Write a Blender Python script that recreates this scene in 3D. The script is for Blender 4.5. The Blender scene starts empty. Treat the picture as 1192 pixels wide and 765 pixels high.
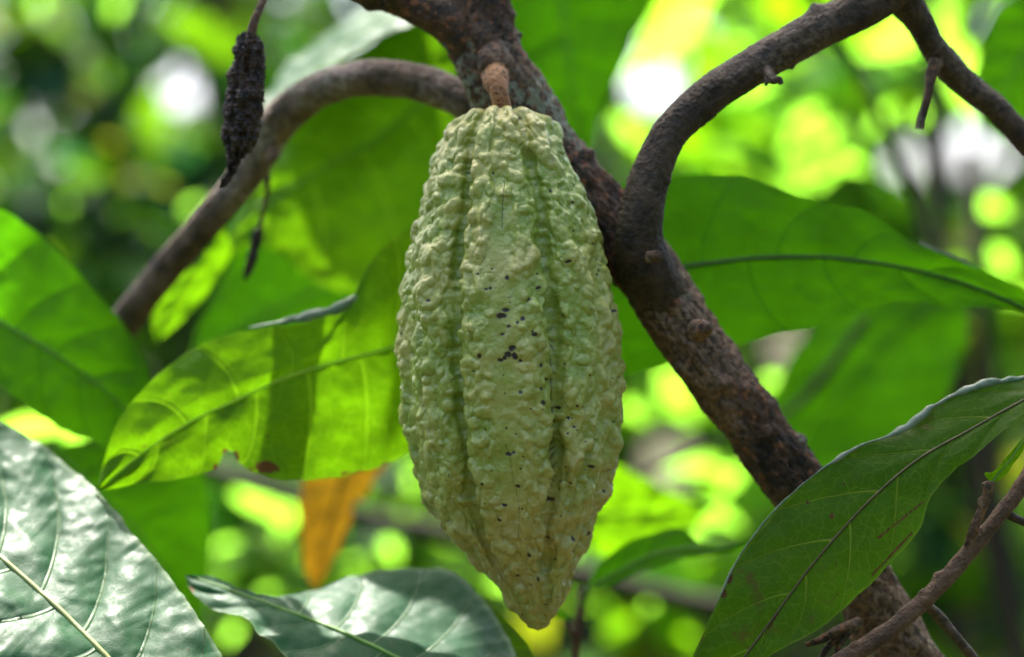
import bpy, math, random
import numpy as np
from mathutils import Vector

# ------------------------------------------------------------------ camera, sky, sun, exposure
LENS, D, Z0 = 70.0, 0.773, 1.40
K = (36.0 / LENS) * D / 1192.0            # metres per photo pixel on the pod's plane
scene = bpy.context.scene
COL = scene.collection
cd = bpy.data.cameras.new('camera')
cam = bpy.data.objects.new('camera', cd); COL.objects.link(cam)
cam.location = (0, -D, Z0); cam.rotation_euler = (math.radians(90), 0, 0)
cd.lens = LENS; cd.sensor_width = 36; cd.clip_start = 0.02; cd.clip_end = 800
cd.dof.use_dof = True; cd.dof.focus_distance = D - 0.036; cd.dof.aperture_fstop = 3.6
scene.camera = cam

EL, AZ = math.radians(60), math.radians(-20)
SUN = np.array([math.cos(EL)*math.sin(AZ), math.cos(EL)*math.cos(AZ), math.sin(EL)])
world = bpy.data.worlds.new('World'); scene.world = world; world.use_nodes = True
wn = world.node_tree.nodes; wl = world.node_tree.links
sky = wn.new('ShaderNodeTexSky'); sky.sky_type = 'NISHITA'; sky.sun_disc = False
sky.sun_elevation = EL; sky.sun_rotation = AZ
sky.air_density = 0.7; sky.dust_density = 4.5; sky.ozone_density = 0.0
wl.new(sky.outputs[0], wn['Background'].inputs[0]); wn['Background'].inputs[1].default_value = 0.15
ld = bpy.data.lights.new('sun', 'SUN'); ld.energy = 4.0; ld.angle = math.radians(0.8); ld.color = (1.0, 0.95, 0.86)
lo = bpy.data.objects.new('sun', ld); COL.objects.link(lo)
lo.rotation_euler = Vector(SUN).to_track_quat('Z', 'Y').to_euler(); lo.location = (0, 3, 8)
scene.view_settings.view_transform = 'Standard'; scene.view_settings.look = 'None'
scene.view_settings.exposure = 2.2; scene.view_settings.gamma = 1.0
scene.render.engine = 'CYCLES'
scene.cycles.use_denoising = True
scene.cycles.max_bounces = 8; scene.cycles.transmission_bounces = 6; scene.cycles.diffuse_bounces = 5
scene.cycles.sample_clamp_indirect = 6.0
scene.cycles.caustics_reflective = False; scene.cycles.caustics_refractive = False

# ------------------------------------------------------------------ helpers
rng = np.random.default_rng(7)
random.seed(7)

def P(px, py, y):
    s = K*(D+y)/D
    return np.array([(px-596)*s, y, Z0+(382.5-py)*s])

def _h(ix, iy, iz, seed):
    n = (ix*374761393 + iy*668265263 + iz*2147483647*3 + seed*1274126177) & 0xffffffff
    n = ((n ^ (n >> 13))*1274126177) & 0xffffffff
    n = ((n ^ (n >> 16))*2246822519) & 0xffffffff
    return ((n ^ (n >> 15)) & 0xffff)/65535.0

def noise(p, seed=0):
    """smooth value noise in 0..1 at points p (...,3)"""
    i = np.floor(p).astype(np.int64); f = p-i; f = f*f*f*(f*(f*6-15)+10)
    r = 0
    for dx in (0, 1):
        for dy in (0, 1):
            for dz in (0, 1):
                w = (f[..., 0] if dx else 1-f[..., 0])*(f[..., 1] if dy else 1-f[..., 1])*(f[..., 2] if dz else 1-f[..., 2])
                r = r + w*_h(i[..., 0]+dx, i[..., 1]+dy, i[..., 2]+dz, seed)
    return r

def fbm(p, seed=0, octs=3):
    r = 0; a = 0.5; t = 0
    for k in range(octs):
        r = r+a*noise(p*2**k, seed+k*17); t += a; a *= .5
    return r/t

def crom(pts, n):
    """Catmull-Rom through pts, n samples evenly spaced by length"""
    p = np.array(pts, float)
    q = np.vstack([2*p[0]-p[1], p, 2*p[-1]-p[-2]])
    out = []
    for i in range(len(p)-1):
        a, b, c, d = q[i], q[i+1], q[i+2], q[i+3]
        for t in np.linspace(0, 1, 24, endpoint=False):
            out.append(.5*((2*b)+(-a+c)*t+(2*a-5*b+4*c-d)*t*t+(-a+3*b-3*c+d)*t**3))
    out.append(p[-1]); out = np.array(out)
    L = np.concatenate([[0], np.cumsum(np.linalg.norm(np.diff(out[:, :3], axis=0), axis=1))])
    s = np.linspace(0, L[-1], n)
    return np.stack([np.interp(s, L, out[:, k]) for k in range(out.shape[1])], 1)

def grid_faces(n, m, wrap=False):
    i = np.arange(n-1)[:, None]; j = np.arange(m if wrap else m-1)[None, :]
    j2 = (j+1) % m
    return np.stack([i*m+j, i*m+j2, (i+1)*m+j2, (i+1)*m+j], -1).reshape(-1, 4)

def mesh(name, V, F, mats, parent=None, attrs=None, mi=None, smooth=True):
    V = np.asarray(V, float).reshape(-1, 3)
    loc = np.zeros(3)
    if parent is None:
        loc = np.array([V[:, 0].mean(), V[:, 1].mean(), V[:, 2].min()]); V = V-loc
    me = bpy.data.meshes.new(name)
    F = np.asarray(F)
    k = F.shape[1]
    me.vertices.add(len(V)); me.vertices.foreach_set('co', V.ravel())
    me.loops.add(F.size); me.loops.foreach_set('vertex_index', F.ravel().astype(np.int32))
    me.polygons.add(len(F))
    me.polygons.foreach_set('loop_start', np.arange(0, F.size, k, dtype=np.int32))
    me.polygons.foreach_set('loop_total', np.full(len(F), k, dtype=np.int32))
    me.update(calc_edges=True)
    for m in (mats if isinstance(mats, (list, tuple)) else [mats]): me.materials.append(m)
    if mi is not None: me.polygons.foreach_set('material_index', np.asarray(mi, dtype=np.int32))
    me.polygons.foreach_set('use_smooth', np.full(len(F), smooth, dtype=bool))
    for a, arr in (attrs or {}).items():
        at = me.attributes.new(a, 'FLOAT', 'POINT'); at.data.foreach_set('value', np.asarray(arr, np.float32).ravel())
    me.validate()
    o = bpy.data.objects.new(name, me); COL.objects.link(o)
    if parent is None: o.location = loc
    else:
        o.parent = parent
        q = parent; off = Vector((0, 0, 0))
        while q: off += q.location; q = q.parent
        o.location = -off
    return o

def tag(o, label=None, cat=None, group=None, kind=None):
    if label: o['label'] = label
    if cat: o['category'] = cat
    if group: o['group'] = group
    if kind: o['kind'] = kind
    return o

def thing(name, loc, label, cat, group=None):
    o = bpy.data.objects.new(name, None); COL.objects.link(o); o.location = [float(c) for c in loc]
    o.empty_display_size = .01
    return tag(o, label, cat, group)

def tube(path, seg=24, n=80, amp=0.0, freq=60.0, stretch=3.0, seed=0, caps=True, knots=0):
    """path rows: x,y,z,r (metres) -> V,F with rough bark displacement"""
    c = crom(path, n); p = c[:, :3]; r = c[:, 3]
    T = np.gradient(p, axis=0); T /= np.linalg.norm(T, axis=1)[:, None]
    a = np.cross(T[0], [0, 1, 0.13]); a /= np.linalg.norm(a)
    A = [a]
    for i in range(1, n):
        a = a-T[i]*np.dot(a, T[i]); a /= np.linalg.norm(a); A.append(a)
    A = np.array(A); B = np.cross(T, A)
    th = np.linspace(0, 2*np.pi, seg, endpoint=False)
    dirs = A[:, None]*np.cos(th)[None, :, None]+B[:, None]*np.sin(th)[None, :, None]
    L = np.concatenate([[0], np.cumsum(np.linalg.norm(np.diff(p, axis=0), axis=1))])
    rr = np.repeat(r[:, None], seg, 1)
    if amp:
        q = np.stack([np.repeat(L[:, None], seg, 1)*freq/stretch,
                      np.cos(th)[None]*rr*freq, np.sin(th)[None]*rr*freq], -1)+seed*7.3
        f1 = 1-2*np.abs(noise(q*3, seed)-.5); f2 = noise(q*.6, seed+3); f3 = noise(q*np.array([3., 1., 1.])*4, seed+5)
        rr = rr+amp*(f1*.55+f2*1.3+f3*.45-1.1)
        rs = np.random.default_rng(seed+50)
        for _ in range(knots):
            i0 = rs.integers(3, n-3); a0 = rs.random()*2*np.pi; kr = rs.uniform(.0012, .0035)
            d2 = (L[:, None]-L[i0])**2+((np.angle(np.exp(1j*(th[None]-a0))))*r[:, None])**2
            rr = rr+kr*.8*np.exp(-d2/kr**2)
    V = p[:, None]+dirs*rr[..., None]
    V = V.reshape(-1, 3); F = grid_faces(n, seg, True)
    if caps:
        V = np.vstack([V, p[0], p[-1]]); k = n*seg
        j = np.arange(seg); j2 = (j+1) % seg
        F = np.vstack([F, np.stack([np.full(seg, k), j2, j, j], 1), np.stack([np.full(seg, k+1), (n-1)*seg+j, (n-1)*seg+j2, (n-1)*seg+j2], 1)])
    return V, F

def tubemesh(name, path, mat, parent, **kw):
    V, F = tube(path, **kw)
    # caps are degenerate quads -> make tris through validate-safe split
    n = len(F)
    F = np.asarray(F)
    if kw.get('caps', True):
        seg = kw.get('seg', 24)
        Q = F[:-2*seg]; T = F[-2*seg:, :3]
        Vn = len(V)
        # ring of tiny inner verts keeps everything quads
        V2 = [V]; Fq = [Q]
        for e, (T0, ci) in enumerate(((T[:seg], Vn-2), (T[seg:], Vn-1))):
            base = sum(len(v) for v in V2)
            a = T0[:, 1]; b = T0[:, 2]
            inner = V[ci]+(V[a]-V[ci])*.02
            V2.append(inner); idx = base+np.arange(seg)
            order = np.roll(idx, 1 if e == 0 else -1)
            Fq.append(np.stack([idx, a, b, order], 1))
        V = np.vstack(V2); F = np.vstack(Fq)
    return mesh(name, V, F, mat, parent)

def pxpath(rows, scale=1.0):
    """rows: px,py,depth,radius px"""
    out = []
    for px, py, y, r in rows:
        out.append([*P(px, py, y), r*K*(D+y)/D*scale])
    return out

# ------------------------------------------------------------------ node helpers
class NT:
    def __init__(s, name):
        s.m = bpy.data.materials.new(name); s.m.use_nodes = True
        s.t = s.m.node_tree; s.t.nodes.clear()
        s.out = s.n('ShaderNodeOutputMaterial')
    def n(s, k, **kw):
        x = s.t.nodes.new(k)
        for a, b in kw.items(): setattr(x, a, b)
        return x
    def l(s, a, b): s.t.links.new(a, b)
    def attr(s, name): return s.n('ShaderNodeAttribute', attribute_name=name).outputs['Fac']
    def math(s, op, a, b=None, clamp=False):
        x = s.n('ShaderNodeMath', operation=op, use_clamp=clamp)
        for i, v in enumerate((a, b)):
            if v is None: continue
            if isinstance(v, (int, float)): x.inputs[i].default_value = v
            else: s.l(v, x.inputs[i])
        return x.outputs[0]
    def rng(s, v, a, b, c, d):
        x = s.n('ShaderNodeMapRange', interpolation_type='SMOOTHSTEP'); s.l(v, x.inputs[0])
        for i, k in enumerate((a, b, c, d)): x.inputs[i+1].default_value = k
        return x.outputs[0]
    def mix(s, f, a, b, mode='MIX'):
        x = s.n('ShaderNodeMix', data_type='RGBA', blend_type=mode)
        if isinstance(f, (int, float)): x.inputs[0].default_value = f
        else: s.l(f, x.inputs[0])
        for i, v in ((6, a), (7, b)):
            if isinstance(v, (tuple, list)): x.inputs[i].default_value = (*v, 1)
            else: s.l(v, x.inputs[i])
        return x.outputs[2]
    def noise(s, scale, detail=3, rough=.55, co=None, dist=0):
        x = s.n('ShaderNodeTexNoise'); x.inputs['Scale'].default_value = scale
        x.inputs['Detail'].default_value = detail; x.inputs['Roughness'].default_value = rough; x.inputs['Distortion'].default_value = dist
        s.l(co if co is not None else s.co(), x.inputs['Vector']); return x.outputs[0]
    def vor(s, scale, feat='F1', co=None):
        x = s.n('ShaderNodeTexVoronoi', feature=feat); x.inputs['Scale'].default_value = scale
        s.l(co if co is not None else s.co(), x.inputs['Vector']); return x.outputs['Distance']
    def co(s):
        if not hasattr(s, '_co'): s._co = s.n('ShaderNodeTexCoord').outputs['Object']
        return s._co
    def stretch(s, v):
        x = s.n('ShaderNodeMapping'); x.inputs['Scale'].default_value = v; s.l(s.co(), x.inputs[0]); return x.outputs[0]
    def bump(s, h, strength, dist, prev=None):
        x = s.n('ShaderNodeBump'); x.inputs['Strength'].default_value = strength; x.inputs['Distance'].default_value = dist
        s.l(h, x.inputs['Height'])
        if prev is not None: s.l(prev, x.inputs['Normal'])
        return x.outputs[0]
    def bsdf(s, col, rough, bump=None, spec=.5, coat=0, coatr=.2, **kw):
        x = s.n('ShaderNodeBsdfPrincipled')
        for k, v in (('Base Color', col), ('Roughness', rough), ('Specular IOR Level', spec), ('Coat Weight', coat), ('Coat Roughness', coatr)):
            if isinstance(v, (int, float)): x.inputs[k].default_value = v
            elif isinstance(v, tuple): x.inputs[k].default_value = (*v, 1)
            else: s.l(v, x.inputs[k])
        if bump is not None: s.l(bump, x.inputs['Normal'])
        return x

def leaf_mat(name, base, base2, trans, veincol, vein_t, rough=.42, spec=.5, tf=.5, reticle=1.0, bumpd=.0006, blotch=None, thr=.62, retb=1.0):
    """leaf with side veins from the blade's own vein coordinate"""
    s = NT(name)
    vs, va, burn = s.attr('vs'), s.attr('va'), s.attr('burn')
    pp = s.n('ShaderNodeMath', operation='PINGPONG'); s.l(s.math('ADD', vs, 100), pp.inputs[0]); pp.inputs[1].default_value = .5
    d = pp.outputs[0]
    w = s.math('ADD', s.math('MULTIPLY', s.math('SUBTRACT', 1, va), .028), .014)
    vein = s.math('SUBTRACT', 1, s.math('DIVIDE', d, w), clamp=True)
    edge = s.rng(va, .93, .99, 0, 1)
    wob = s.n('ShaderNodeVectorMath', operation='ADD'); s.l(s.co(), wob.inputs[0]); wz = s.n('ShaderNodeTexNoise'); wz.inputs['Scale'].default_value = 120; s.l(s.co(), wz.inputs['Vector'])
    wm = s.n('ShaderNodeVectorMath', operation='SCALE'); s.l(wz.outputs['Color'], wm.inputs[0]); wm.inputs['Scale'].default_value = .006; s.l(wm.outputs[0], wob.inputs[1])
    ret = s.rng(s.vor(210, 'DISTANCE_TO_EDGE', wob.outputs[0]), 0, .07, 1, 0)
    ret2 = s.rng(s.vor(620, 'DISTANCE_TO_EDGE'), 0, .12, 1, 0)
    nz = s.noise(28, 4); nz2 = s.noise(16, 5, .6)
    col = s.mix(s.rng(nz, .3, .7, 0, 1), base, base2)
    tcol0 = tuple(c*.5 for c in trans)
    tcol = s.mix(s.rng(nz2, .3, .7, 0, 1), trans, tcol0)
    vm = s.math('MAXIMUM', s.math('MULTIPLY', vein, .7), s.math('MULTIPLY', ret, .17*reticle))
    col = s.mix(vm, col, veincol)
    tcol = s.mix(vm, tcol, vein_t)
    tcol = s.mix(s.math('MULTIPLY', ret2, .12*reticle), tcol, vein_t)
    col = s.mix(s.math('MULTIPLY', edge, .6), col, veincol); 
    if blotch:
        bl = s.rng(s.noise(75, 4, .65), thr, thr+.12, 0, .75)
        col = s.mix(bl, col, blotch); tcol = s.mix(bl, tcol, tuple(c*.7 for c in blotch))
    # small wounds
    sp = s.rng(s.noise(330, 1), .76, .79, 0, .8)
    col = s.mix(sp, col, (.07, .05, .02)); tcol = s.mix(sp, tcol, (.08, .06, .01))
    bn = s.math('GREATER_THAN', s.math('ADD', burn, s.math('MULTIPLY', s.math('SUBTRACT', s.noise(260, 4, .65), .5), 1.5)), .62)
    bcol = s.mix(s.noise(300, 2), (.035, .022, .010), (.20, .11, .045))
    col = s.mix(bn, col, bcol); tcol = s.mix(bn, tcol, (.07, .03, .006))
    h = s.math('ADD', s.math('MULTIPLY', vein, -.9), s.math('ADD', s.math('MULTIPLY', ret, -.13*retb), s.math('MULTIPLY', ret2, -.05*retb)))
    h = s.math('ADD', h, s.math('MULTIPLY', s.noise(60, 3), .3))
    b = s.bump(h, .8, bumpd)
    rr = s.math('ADD', s.rng(s.noise(38, 5, .7), .35, .65, rough-.09, rough+.12), s.rng(s.noise(260, 4, .7), .4, .6, -.05, .08))
    pb = s.bsdf(col, rr, b, spec)
    tr = s.n('ShaderNodeBsdfTranslucent'); s.l(tcol, tr.inputs[0]); s.l(b, tr.inputs['Normal'])
    mx = s.n('ShaderNodeMixShader'); mx.inputs[0].default_value = tf
    s.l(pb.outputs[0], mx.inputs[1]); s.l(tr.outputs[0], mx.inputs[2]); s.l(mx.outputs[0], s.out.inputs[0])
    return s.m

def simple_leaf(name, base, trans, rough=.45, tf=.5, var=.5):
    s = NT(name)
    n = s.rng(s.noise(9, 3), .3, .7, 0, 1)
    col = s.mix(n, base, tuple(c*var for c in base)); tc = s.mix(n, trans, tuple(c*(var+.15) for c in trans))
    pb = s.bsdf(col, rough+.2, None, .08)
    tr = s.n('ShaderNodeBsdfTranslucent'); s.l(tc, tr.inputs[0])
    mx = s.n('ShaderNodeMixShader'); mx.inputs[0].default_value = tf
    s.l(pb.outputs[0], mx.inputs[1]); s.l(tr.outputs[0], mx.inputs[2]); s.l(mx.outputs[0], s.out.inputs[0])
    return s.m

def bark_mat(name, dark, mid, light, lich=.0, warm=None, rough=.7, sc=1.0):
    s = NT(name)
    a = s.noise(120*sc, 5, .65); b = s.noise(420*sc, 4, .6); c = s.noise(22, 3)
    col = s.mix(s.rng(a, .35, .65, 0, 1), dark, mid)
    if warm: col = s.mix(s.rng(s.noise(260*sc, 3), .55, .66, 0, .75), col, warm)
    col = s.mix(s.math('MULTIPLY', s.rng(c, .42, .68, 0, 1), s.rng(b, .40, .62, .1, .9)), col, light)
    if lich: 
        L = s.math('MULTIPLY', s.rng(s.noise(34, 3), .58, .66, 0, 1), s.rng(s.noise(300, 3), .45, .55, 0, lich))
        col = s.mix(L, col, (.27, .30, .22))
    h = s.math('ADD', s.math('MULTIPLY', a, 1.0), s.math('MULTIPLY', b, .7))
    bp = s.bump(h, 1.0, .0022)
    pb = s.bsdf(col, s.rng(b, .3, .7, rough-.15, rough+.12), bp, .45)
    s.l(pb.outputs[0], s.out.inputs[0]); return s.m

# ------------------------------------------------------------------ materials
M = {}
M['under'] = leaf_mat('leaf_underside', (.035, .115, .003), (.05, .145, .004), (.10, .38, .002), (.05, .13, .01), (.03, .18, .003), rough=.5, tf=.58, spec=.14)
M['under_glow'] = leaf_mat('leaf_thin_green', (.04, .135, .003), (.06, .17, .004), (.15, .38, .002), (.18, .34, .03), (.28, .58, .01), rough=.5, tf=.62, spec=.14, blotch=(.35, .40, .03), thr=.66)
M['under_old'] = leaf_mat('leaf_old_green', (.022, .085, .003), (.044, .11, .004), (.11, .28, .003), (.16, .24, .03), (.26, .42, .03), rough=.5, tf=.5, spec=.14, blotch=(.11, .09, .02), thr=.60)
M['upper'] = leaf_mat('leaf_upper_glossy', (.010, .060, .024), (.022, .092, .038), (.04, .22, .008), (.16, .24, .11), (.1, .3, .03), rough=.50, tf=.3, spec=.27, bumpd=.0006, reticle=.6, retb=.35)
M['lime'] = leaf_mat('leaf_young_lime', (.10, .26, .01), (.14, .32, .015), (.45, .90, .01), (.15, .30, .02), (.3, .6, .02), rough=.5, tf=.65, spec=.3)
M['orange'] = leaf_mat('leaf_withered_orange', (.5, .24, .015), (.6, .30, .02), (.95, .50, .015), (.3, .12, .02), (.5, .22, .02), rough=.6, tf=.5, spec=.3)
M['rib_light'] = None
def plain(name, c, rough=.5, sc=200, var=.6, bumpd=.0003, tr=0):
    s = NT(name); n = s.noise(sc, 4); col = s.mix(n, c, tuple(x*var for x in c))
    pb = s.bsdf(col, rough, s.bump(n, .6, bumpd), .4)
    s.l(pb.outputs[0], s.out.inputs[0]); return s.m
M['rib_light'] = plain('midrib_pale', (.42, .46, .16))
M['rib_green'] = plain('midrib_green', (.13, .30, .03))
def rib_t(name, c, t):
    s = NT(name); pb = s.bsdf(c, .5, None, .3); tr = s.n('ShaderNodeBsdfTranslucent'); tr.inputs[0].default_value = (*t, 1)
    mx = s.n('ShaderNodeMixShader'); mx.inputs[0].default_value = .65
    s.l(pb.outputs[0], mx.inputs[1]); s.l(tr.outputs[0], mx.inputs[2]); s.l(mx.outputs[0], s.out.inputs[0]); return s.m
M['rib_glow'] = rib_t('midrib_translucent', (.38, .52, .10), (.75, .95, .08))
M['rib_dark'] = plain('midrib_dark', (.03, .09, .012))
M['rib_brown'] = plain('midrib_brown', (.085, .075, .022))
M['curl'] = leaf_mat('leaf_margin_painted_sheen', (.05, .12, .045), (.12, .20, .11), (.05, .2, .02), (.2, .3, .2), (.1, .3, .03), rough=.42, tf=.2, spec=.7, blotch=(.22, .27, .2), thr=.5)  # pale base colour has the sky sheen of the rolled edge painted in
M['bark'] = bark_mat('bark_dark_brown', (.010, .006, .003), (.092, .045, .020), (.27, .18, .11), lich=.7, warm=(.26, .095, .035))
M['bark_dim'] = bark_mat('bark_umber', (.011, .007, .004), (.055, .033, .017), (.16, .115, .08), warm=None)
M['bark_grey'] = bark_mat('bark_greyish', (.045, .028, .014), (.14, .092, .055), (.42, .34, .30), lich=.3)
M['twig'] = bark_mat('twig_brown', (.05, .025, .012), (.13, .068, .034), (.19, .12, .075), sc=1.3)
M['far_bark'] = plain('far_bark', (.032, .024, .015), .85, 30)

# ------------------------------------------------------------------ ground (one sheet to the horizon)
s = NT('forest_floor_litter')
c1 = s.mix(s.rng(s.noise(3.5, 5), .35, .65, 0, 1), (.035, .026, .014), (.03, .06, .012)); c1 = s.mix(s.rng(s.vor(18), .1, .5, 0, .4), c1, (.07, .045, .02))
s.l(s.bsdf(c1, .9, s.bump(s.noise(20, 5), .8, .05), .2).outputs[0], s.out.inputs[0])
g = np.linspace(-1, 1, 161); gx, gy = np.meshgrid(np.sign(g)*np.abs(g)**3*300, np.sign(g)*np.abs(g)**3*300, indexing='ij')
gz = (fbm(np.stack([gx*.5, gy*.5, gx*0], -1), 3)-.5)*.12
ground = mesh('ground', np.stack([gx, gy, gz], -1), grid_faces(161, 161)[:, ::-1], s.m)
tag(ground, kind='structure')

# ------------------------------------------------------------------ the cacao tree
def tag_loc(o): return o
tree = thing('cacao_tree', (*P(1400, 382, .02)[:2], 0), 'cacao tree with a dark knotted trunk slanting down behind the large green pod', 'tree')
trunk_rows = [(560, -90, .022, 33), (558, -40, .022, 33), (558, 15, .022, 34), (566, 60, .022, 39), (594, 112, .022, 43), (630, 165, .022, 36),
              (667, 211, .021, 33), (705, 252, .020, 33), (747, 308, .016, 35), (809, 405, .014, 36), (905, 531, .014, 33), (990, 655, .014, 33), (1050, 765, .014, 37), (1110, 870, .014, 44), (1190, 1010, .01, 60)]
tr_path = pxpath(trunk_rows)
# carry the stem down to the ground
tr_path += [[.26, .02, .9, .03], [.275, .03, .5, .035], [.28, .03, -.03, .045]]
tubemesh('trunk', tr_path, M['bark'], tree, seg=150, n=1300, amp=.0024, freq=330, stretch=2.6, seed=1, knots=150)
def br(rows, mat, seed, **kw):
    a = dict(seg=72, n=320, amp=.0009, freq=420, stretch=2.4, seed=seed, knots=9); a.update(kw)
    return tubemesh('branch', pxpath(rows), mat, tree, **a)
br([(786, 362, .016, 22), (768, 340, .010, 30), (752, 312, .002, 32), (744, 280, -.004, 27.5), (747, 245, -.006, 24.5), (759, 200, -.006, 22.5), (782, 152, -.005, 21), (823, 114, -.003, 21.5),
    (865, 85, -.002, 22), (900, 64, 0, 22.5), (958, 32, 0, 23), (1012, 5, 0, 24), (1060, -30, 0, 24), (1110, -80, 0, 22), (1160, -150, .01, 20)], M['bark_dim'], 2, n=520)
br([(1035, -8, .003, 17), (1052, 3, .006, 18), (1070, 25, .01, 16), (1088, 58, .015, 15), (1127, 100, .02, 15.5), (1162, 130, .024, 14.5), (1196, 166, .026, 14), (1240, 215, .03, 13), (1300, 300, .03, 12)], M['bark_dim'], 3)
br([(575, 75, .024, 22), (548, 50, .02, 25), (520, 24, .018, 24), (482, 4, .018, 21.5), (430, -14, .018, 19), (370, -32, .02, 18), (315, -40, .02, 17), (240, -70, .02, 16)], M['bark'], 4)
br([(610, 175, .05, 20), (585, 145, .045, 21), (552, 124, .045, 21), (515, 106, .048, 21.5), (476, 94, .052, 21), (438, 90, .058, 21), (400, 95, .066, 20), (368, 107, .075, 20.5),
    (332, 133, .085, 21.5), (308, 165, .094, 21), (290, 200, .10, 20), (250, 248, .11, 18), (203, 302, .12, 18), (152, 366, .132, 18), (118, 412, .142, 17), (72, 440, .155, 15), (10, 425, .17, 15), (-60, 390, .19, 15), (-150, 350, .22, 15)], M['bark_grey'], 5, n=420, knots=14)
# little stubs and twigs on the branches
def twig(rows, mat=None, seed=9, par=None, name='twig', **kw):
    a = dict(seg=20, n=50, amp=.0004, freq=500, stretch=2, seed=seed); a.update(kw)
    return tubemesh(name, pxpath(rows), mat or M['twig'], par or tree, **a)
twig([(577, 40, .03, 8), (577, 56, .016, 15), (577, 70, .009, 18.5), (577, 82, .008, 17), (577, 92, .014, 10)], M['bark'], 27, name='flower_cushion', n=80, seg=60, amp=.0016, freq=420, knots=12)
twig([(1090, 72, .012, 9), (1084, 88, .010, 7), (1081, 105, .008, 5), (1076, 125, .008, 4.5), (1072, 140, .008, 4.2), (1071, 149, .008, 4.6)], M['bark'], 11)
twig([(893, 80, -.006, 7), (896, 88, -.010, 6.5), (900, 93, -.012, 5), (907, 92, -.012, 3.6), (909, 98, -.012, 3)], M['bark_dim'], 12, name='stub')
twig([(895, 84, -.006, 5), (893, 92, -.011, 3), (891, 100, -.011, 1.2)], M['bark_dim'], 13, name='stub')
twig([(756, 300, -.016, 7), (764, 298, -.020, 6), (767, 296, -.022, 4)], M['bark'], 14, name='stub')
twig([(812, 385, -.012, 13), (822, 382, -.020, 9), (828, 380, -.022, 4)], M['bark'], 15, name='stub')
twig([(1000, 725, -.008, 7), (975, 735, -.014, 6), (955, 745, -.018, 4), (938, 751, -.02, 3)], M['bark'], 16)
twig([(985, 735, -.010, 5), (965, 752, -.016, 4), (952, 772, -.02, 3)], M['bark'], 17)
twig([(992, 730, -.010, 4), (975, 755, -.016, 3), (970, 778, -.02, 2)], M['bark'], 18)
twig([(318, 172, .085, 6), (317, 182, .083, 7), (313, 190, .083, 4)], M['twig'], 19, name='stub')

# ------------------------------------------------------------------ pod builder
def pod(name, rows, top, mats, parent, nt, na, style, seed, ydep=0.0, sq=1.0):
    """rows: (py, left px, right px). Returns the mesh and keeps the photo's outline."""
    rows = np.array(rows, float)
    yy = rows[:, 0]; c = (rows[:, 1]+rows[:, 2])/2; r = (rows[:, 2]-rows[:, 1])/2
    prof = np.stack([c, yy, yy*0, r], 1)
    # arc-length resample of (r,y), smoothed
    L = np.concatenate([[0], np.cumsum(np.hypot(np.diff(yy), np.diff(r)))])
    fine = np.linspace(0, L[-1], nt*2)
    C = np.interp(fine, L, c); Y = np.interp(fine, L, yy); R = np.interp(fine, L, r)
    def sm(a, w):
        k = np.hanning(w); k /= k.sum(); pad = np.concatenate([2*a[0]-a[w:0:-1], a, 2*a[-1]-a[-2:-w-2:-1]])
        return np.convolve(pad, k, 'same')[w:-w]
    w = max(5, nt//16)
    C, Y, R = sm(C, w), sm(Y, w), sm(R, w)
    R = np.maximum(R-R[0]*np.exp(-np.arange(len(R))/3), 0.02); 
    idx = np.linspace(0, len(fine)-1, nt).astype(int)
    C, Y, R = C[idx], Y[idx], R[idx]
    R[-1] = .02
    th = np.linspace(-np.pi, np.pi, na, endpoint=False)
    return C, Y, R, th

def norm_of(V, wrap=True):
    dt = np.gradient(V, axis=0)
    da = (np.roll(V, -1, 1)-np.roll(V, 1, 1))/2
    n = np.cross(da, dt); n /= np.linalg.norm(n, axis=2)[..., None]+1e-12
    return n

rows = [(141, 581, 585), (137, 572, 594), (131, 560, 606), (131, 548, 618), (137, 536, 632), (148, 523, 647), (168, 512, 658), (190, 505, 666), (214, 498, 677), (240, 491, 688), (270, 484, 696), (300, 477, 705),
        (340, 469.5, 714), (380, 466.5, 721), (420, 467, 724), (460, 470, 723), (500, 475, 722), (540, 483, 718), (580, 497, 706), (620, 523, 684), (645, 544, 672), (660, 557, 666),
        (678, 574, 663), (692, 585, 659), (706, 594, 652), (718, 603, 645), (726, 612, 640), (731, 619, 635), (733, 626, 628)]
NT_, NA = 680, 760
C, Y, R, th = pod('pod', rows, 0, None, None, NT_, NA, 0, 0)
deg = np.degrees(th)[None, :]
Yc = Y[:, None]; tt = (Y-128)/600.0
wig = (noise(np.stack([Yc/60+0*deg, 0*Yc+deg/40, 0*Yc+0*deg], -1), 5)-.5)*3 + (noise(np.stack([Yc/17+0*deg, 0*Yc+deg/30, 0*Yc+0*deg], -1), 6)-.5)*2.2
dg = deg+wig
def fur(a0, w):
    d = (dg-a0+180) % 360-180
    return np.exp(-(d/w)**2)
def crease(a0, w):
    d = (dg-a0+180) % 360-180
    return np.exp(-np.sqrt((d/w)**2+.02)+.14)
deep = sum(crease(a, 2.8) for a in (-32, 25, 97, 169, -104))
deepw = sum(crease(a, 8.5) for a in (-32, 25, 97, 169, -104))
shal = sum(fur(a, 6) for a in (-3.5, 59, 133, -148, -64))
env = np.clip((tt[:, None]+.01)/.03, .55, 1)*np.clip((.985-tt[:, None])/.12, 0, 1)
Rm = R[:, None]*(1.05 - env*(.085*deepw+.10*deep+.050*shal))
s0 = K
q_ = np.clip((Y-540)/150, 0, 1)[:, None]; Rm = Rm*(1+.085*q_*q_*(3-2*q_))
lobe = 1-(.6*deepw+.35*shal)
topw = np.exp(-((Yc-128)/26.0)**2)*(R[:, None]/45).clip(0, 1)
X = (C[:, None]-596+Rm*np.sin(th)[None])*s0
Yd = -(Rm*np.cos(th)[None])*s0
front = .5+.5*np.cos(th-.1)[None]
Zz = Z0+(382.5-(Yc-topw*(lobe*17*front-9)))*s0
V = np.stack([X, Yd, Zz], -1)
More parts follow.
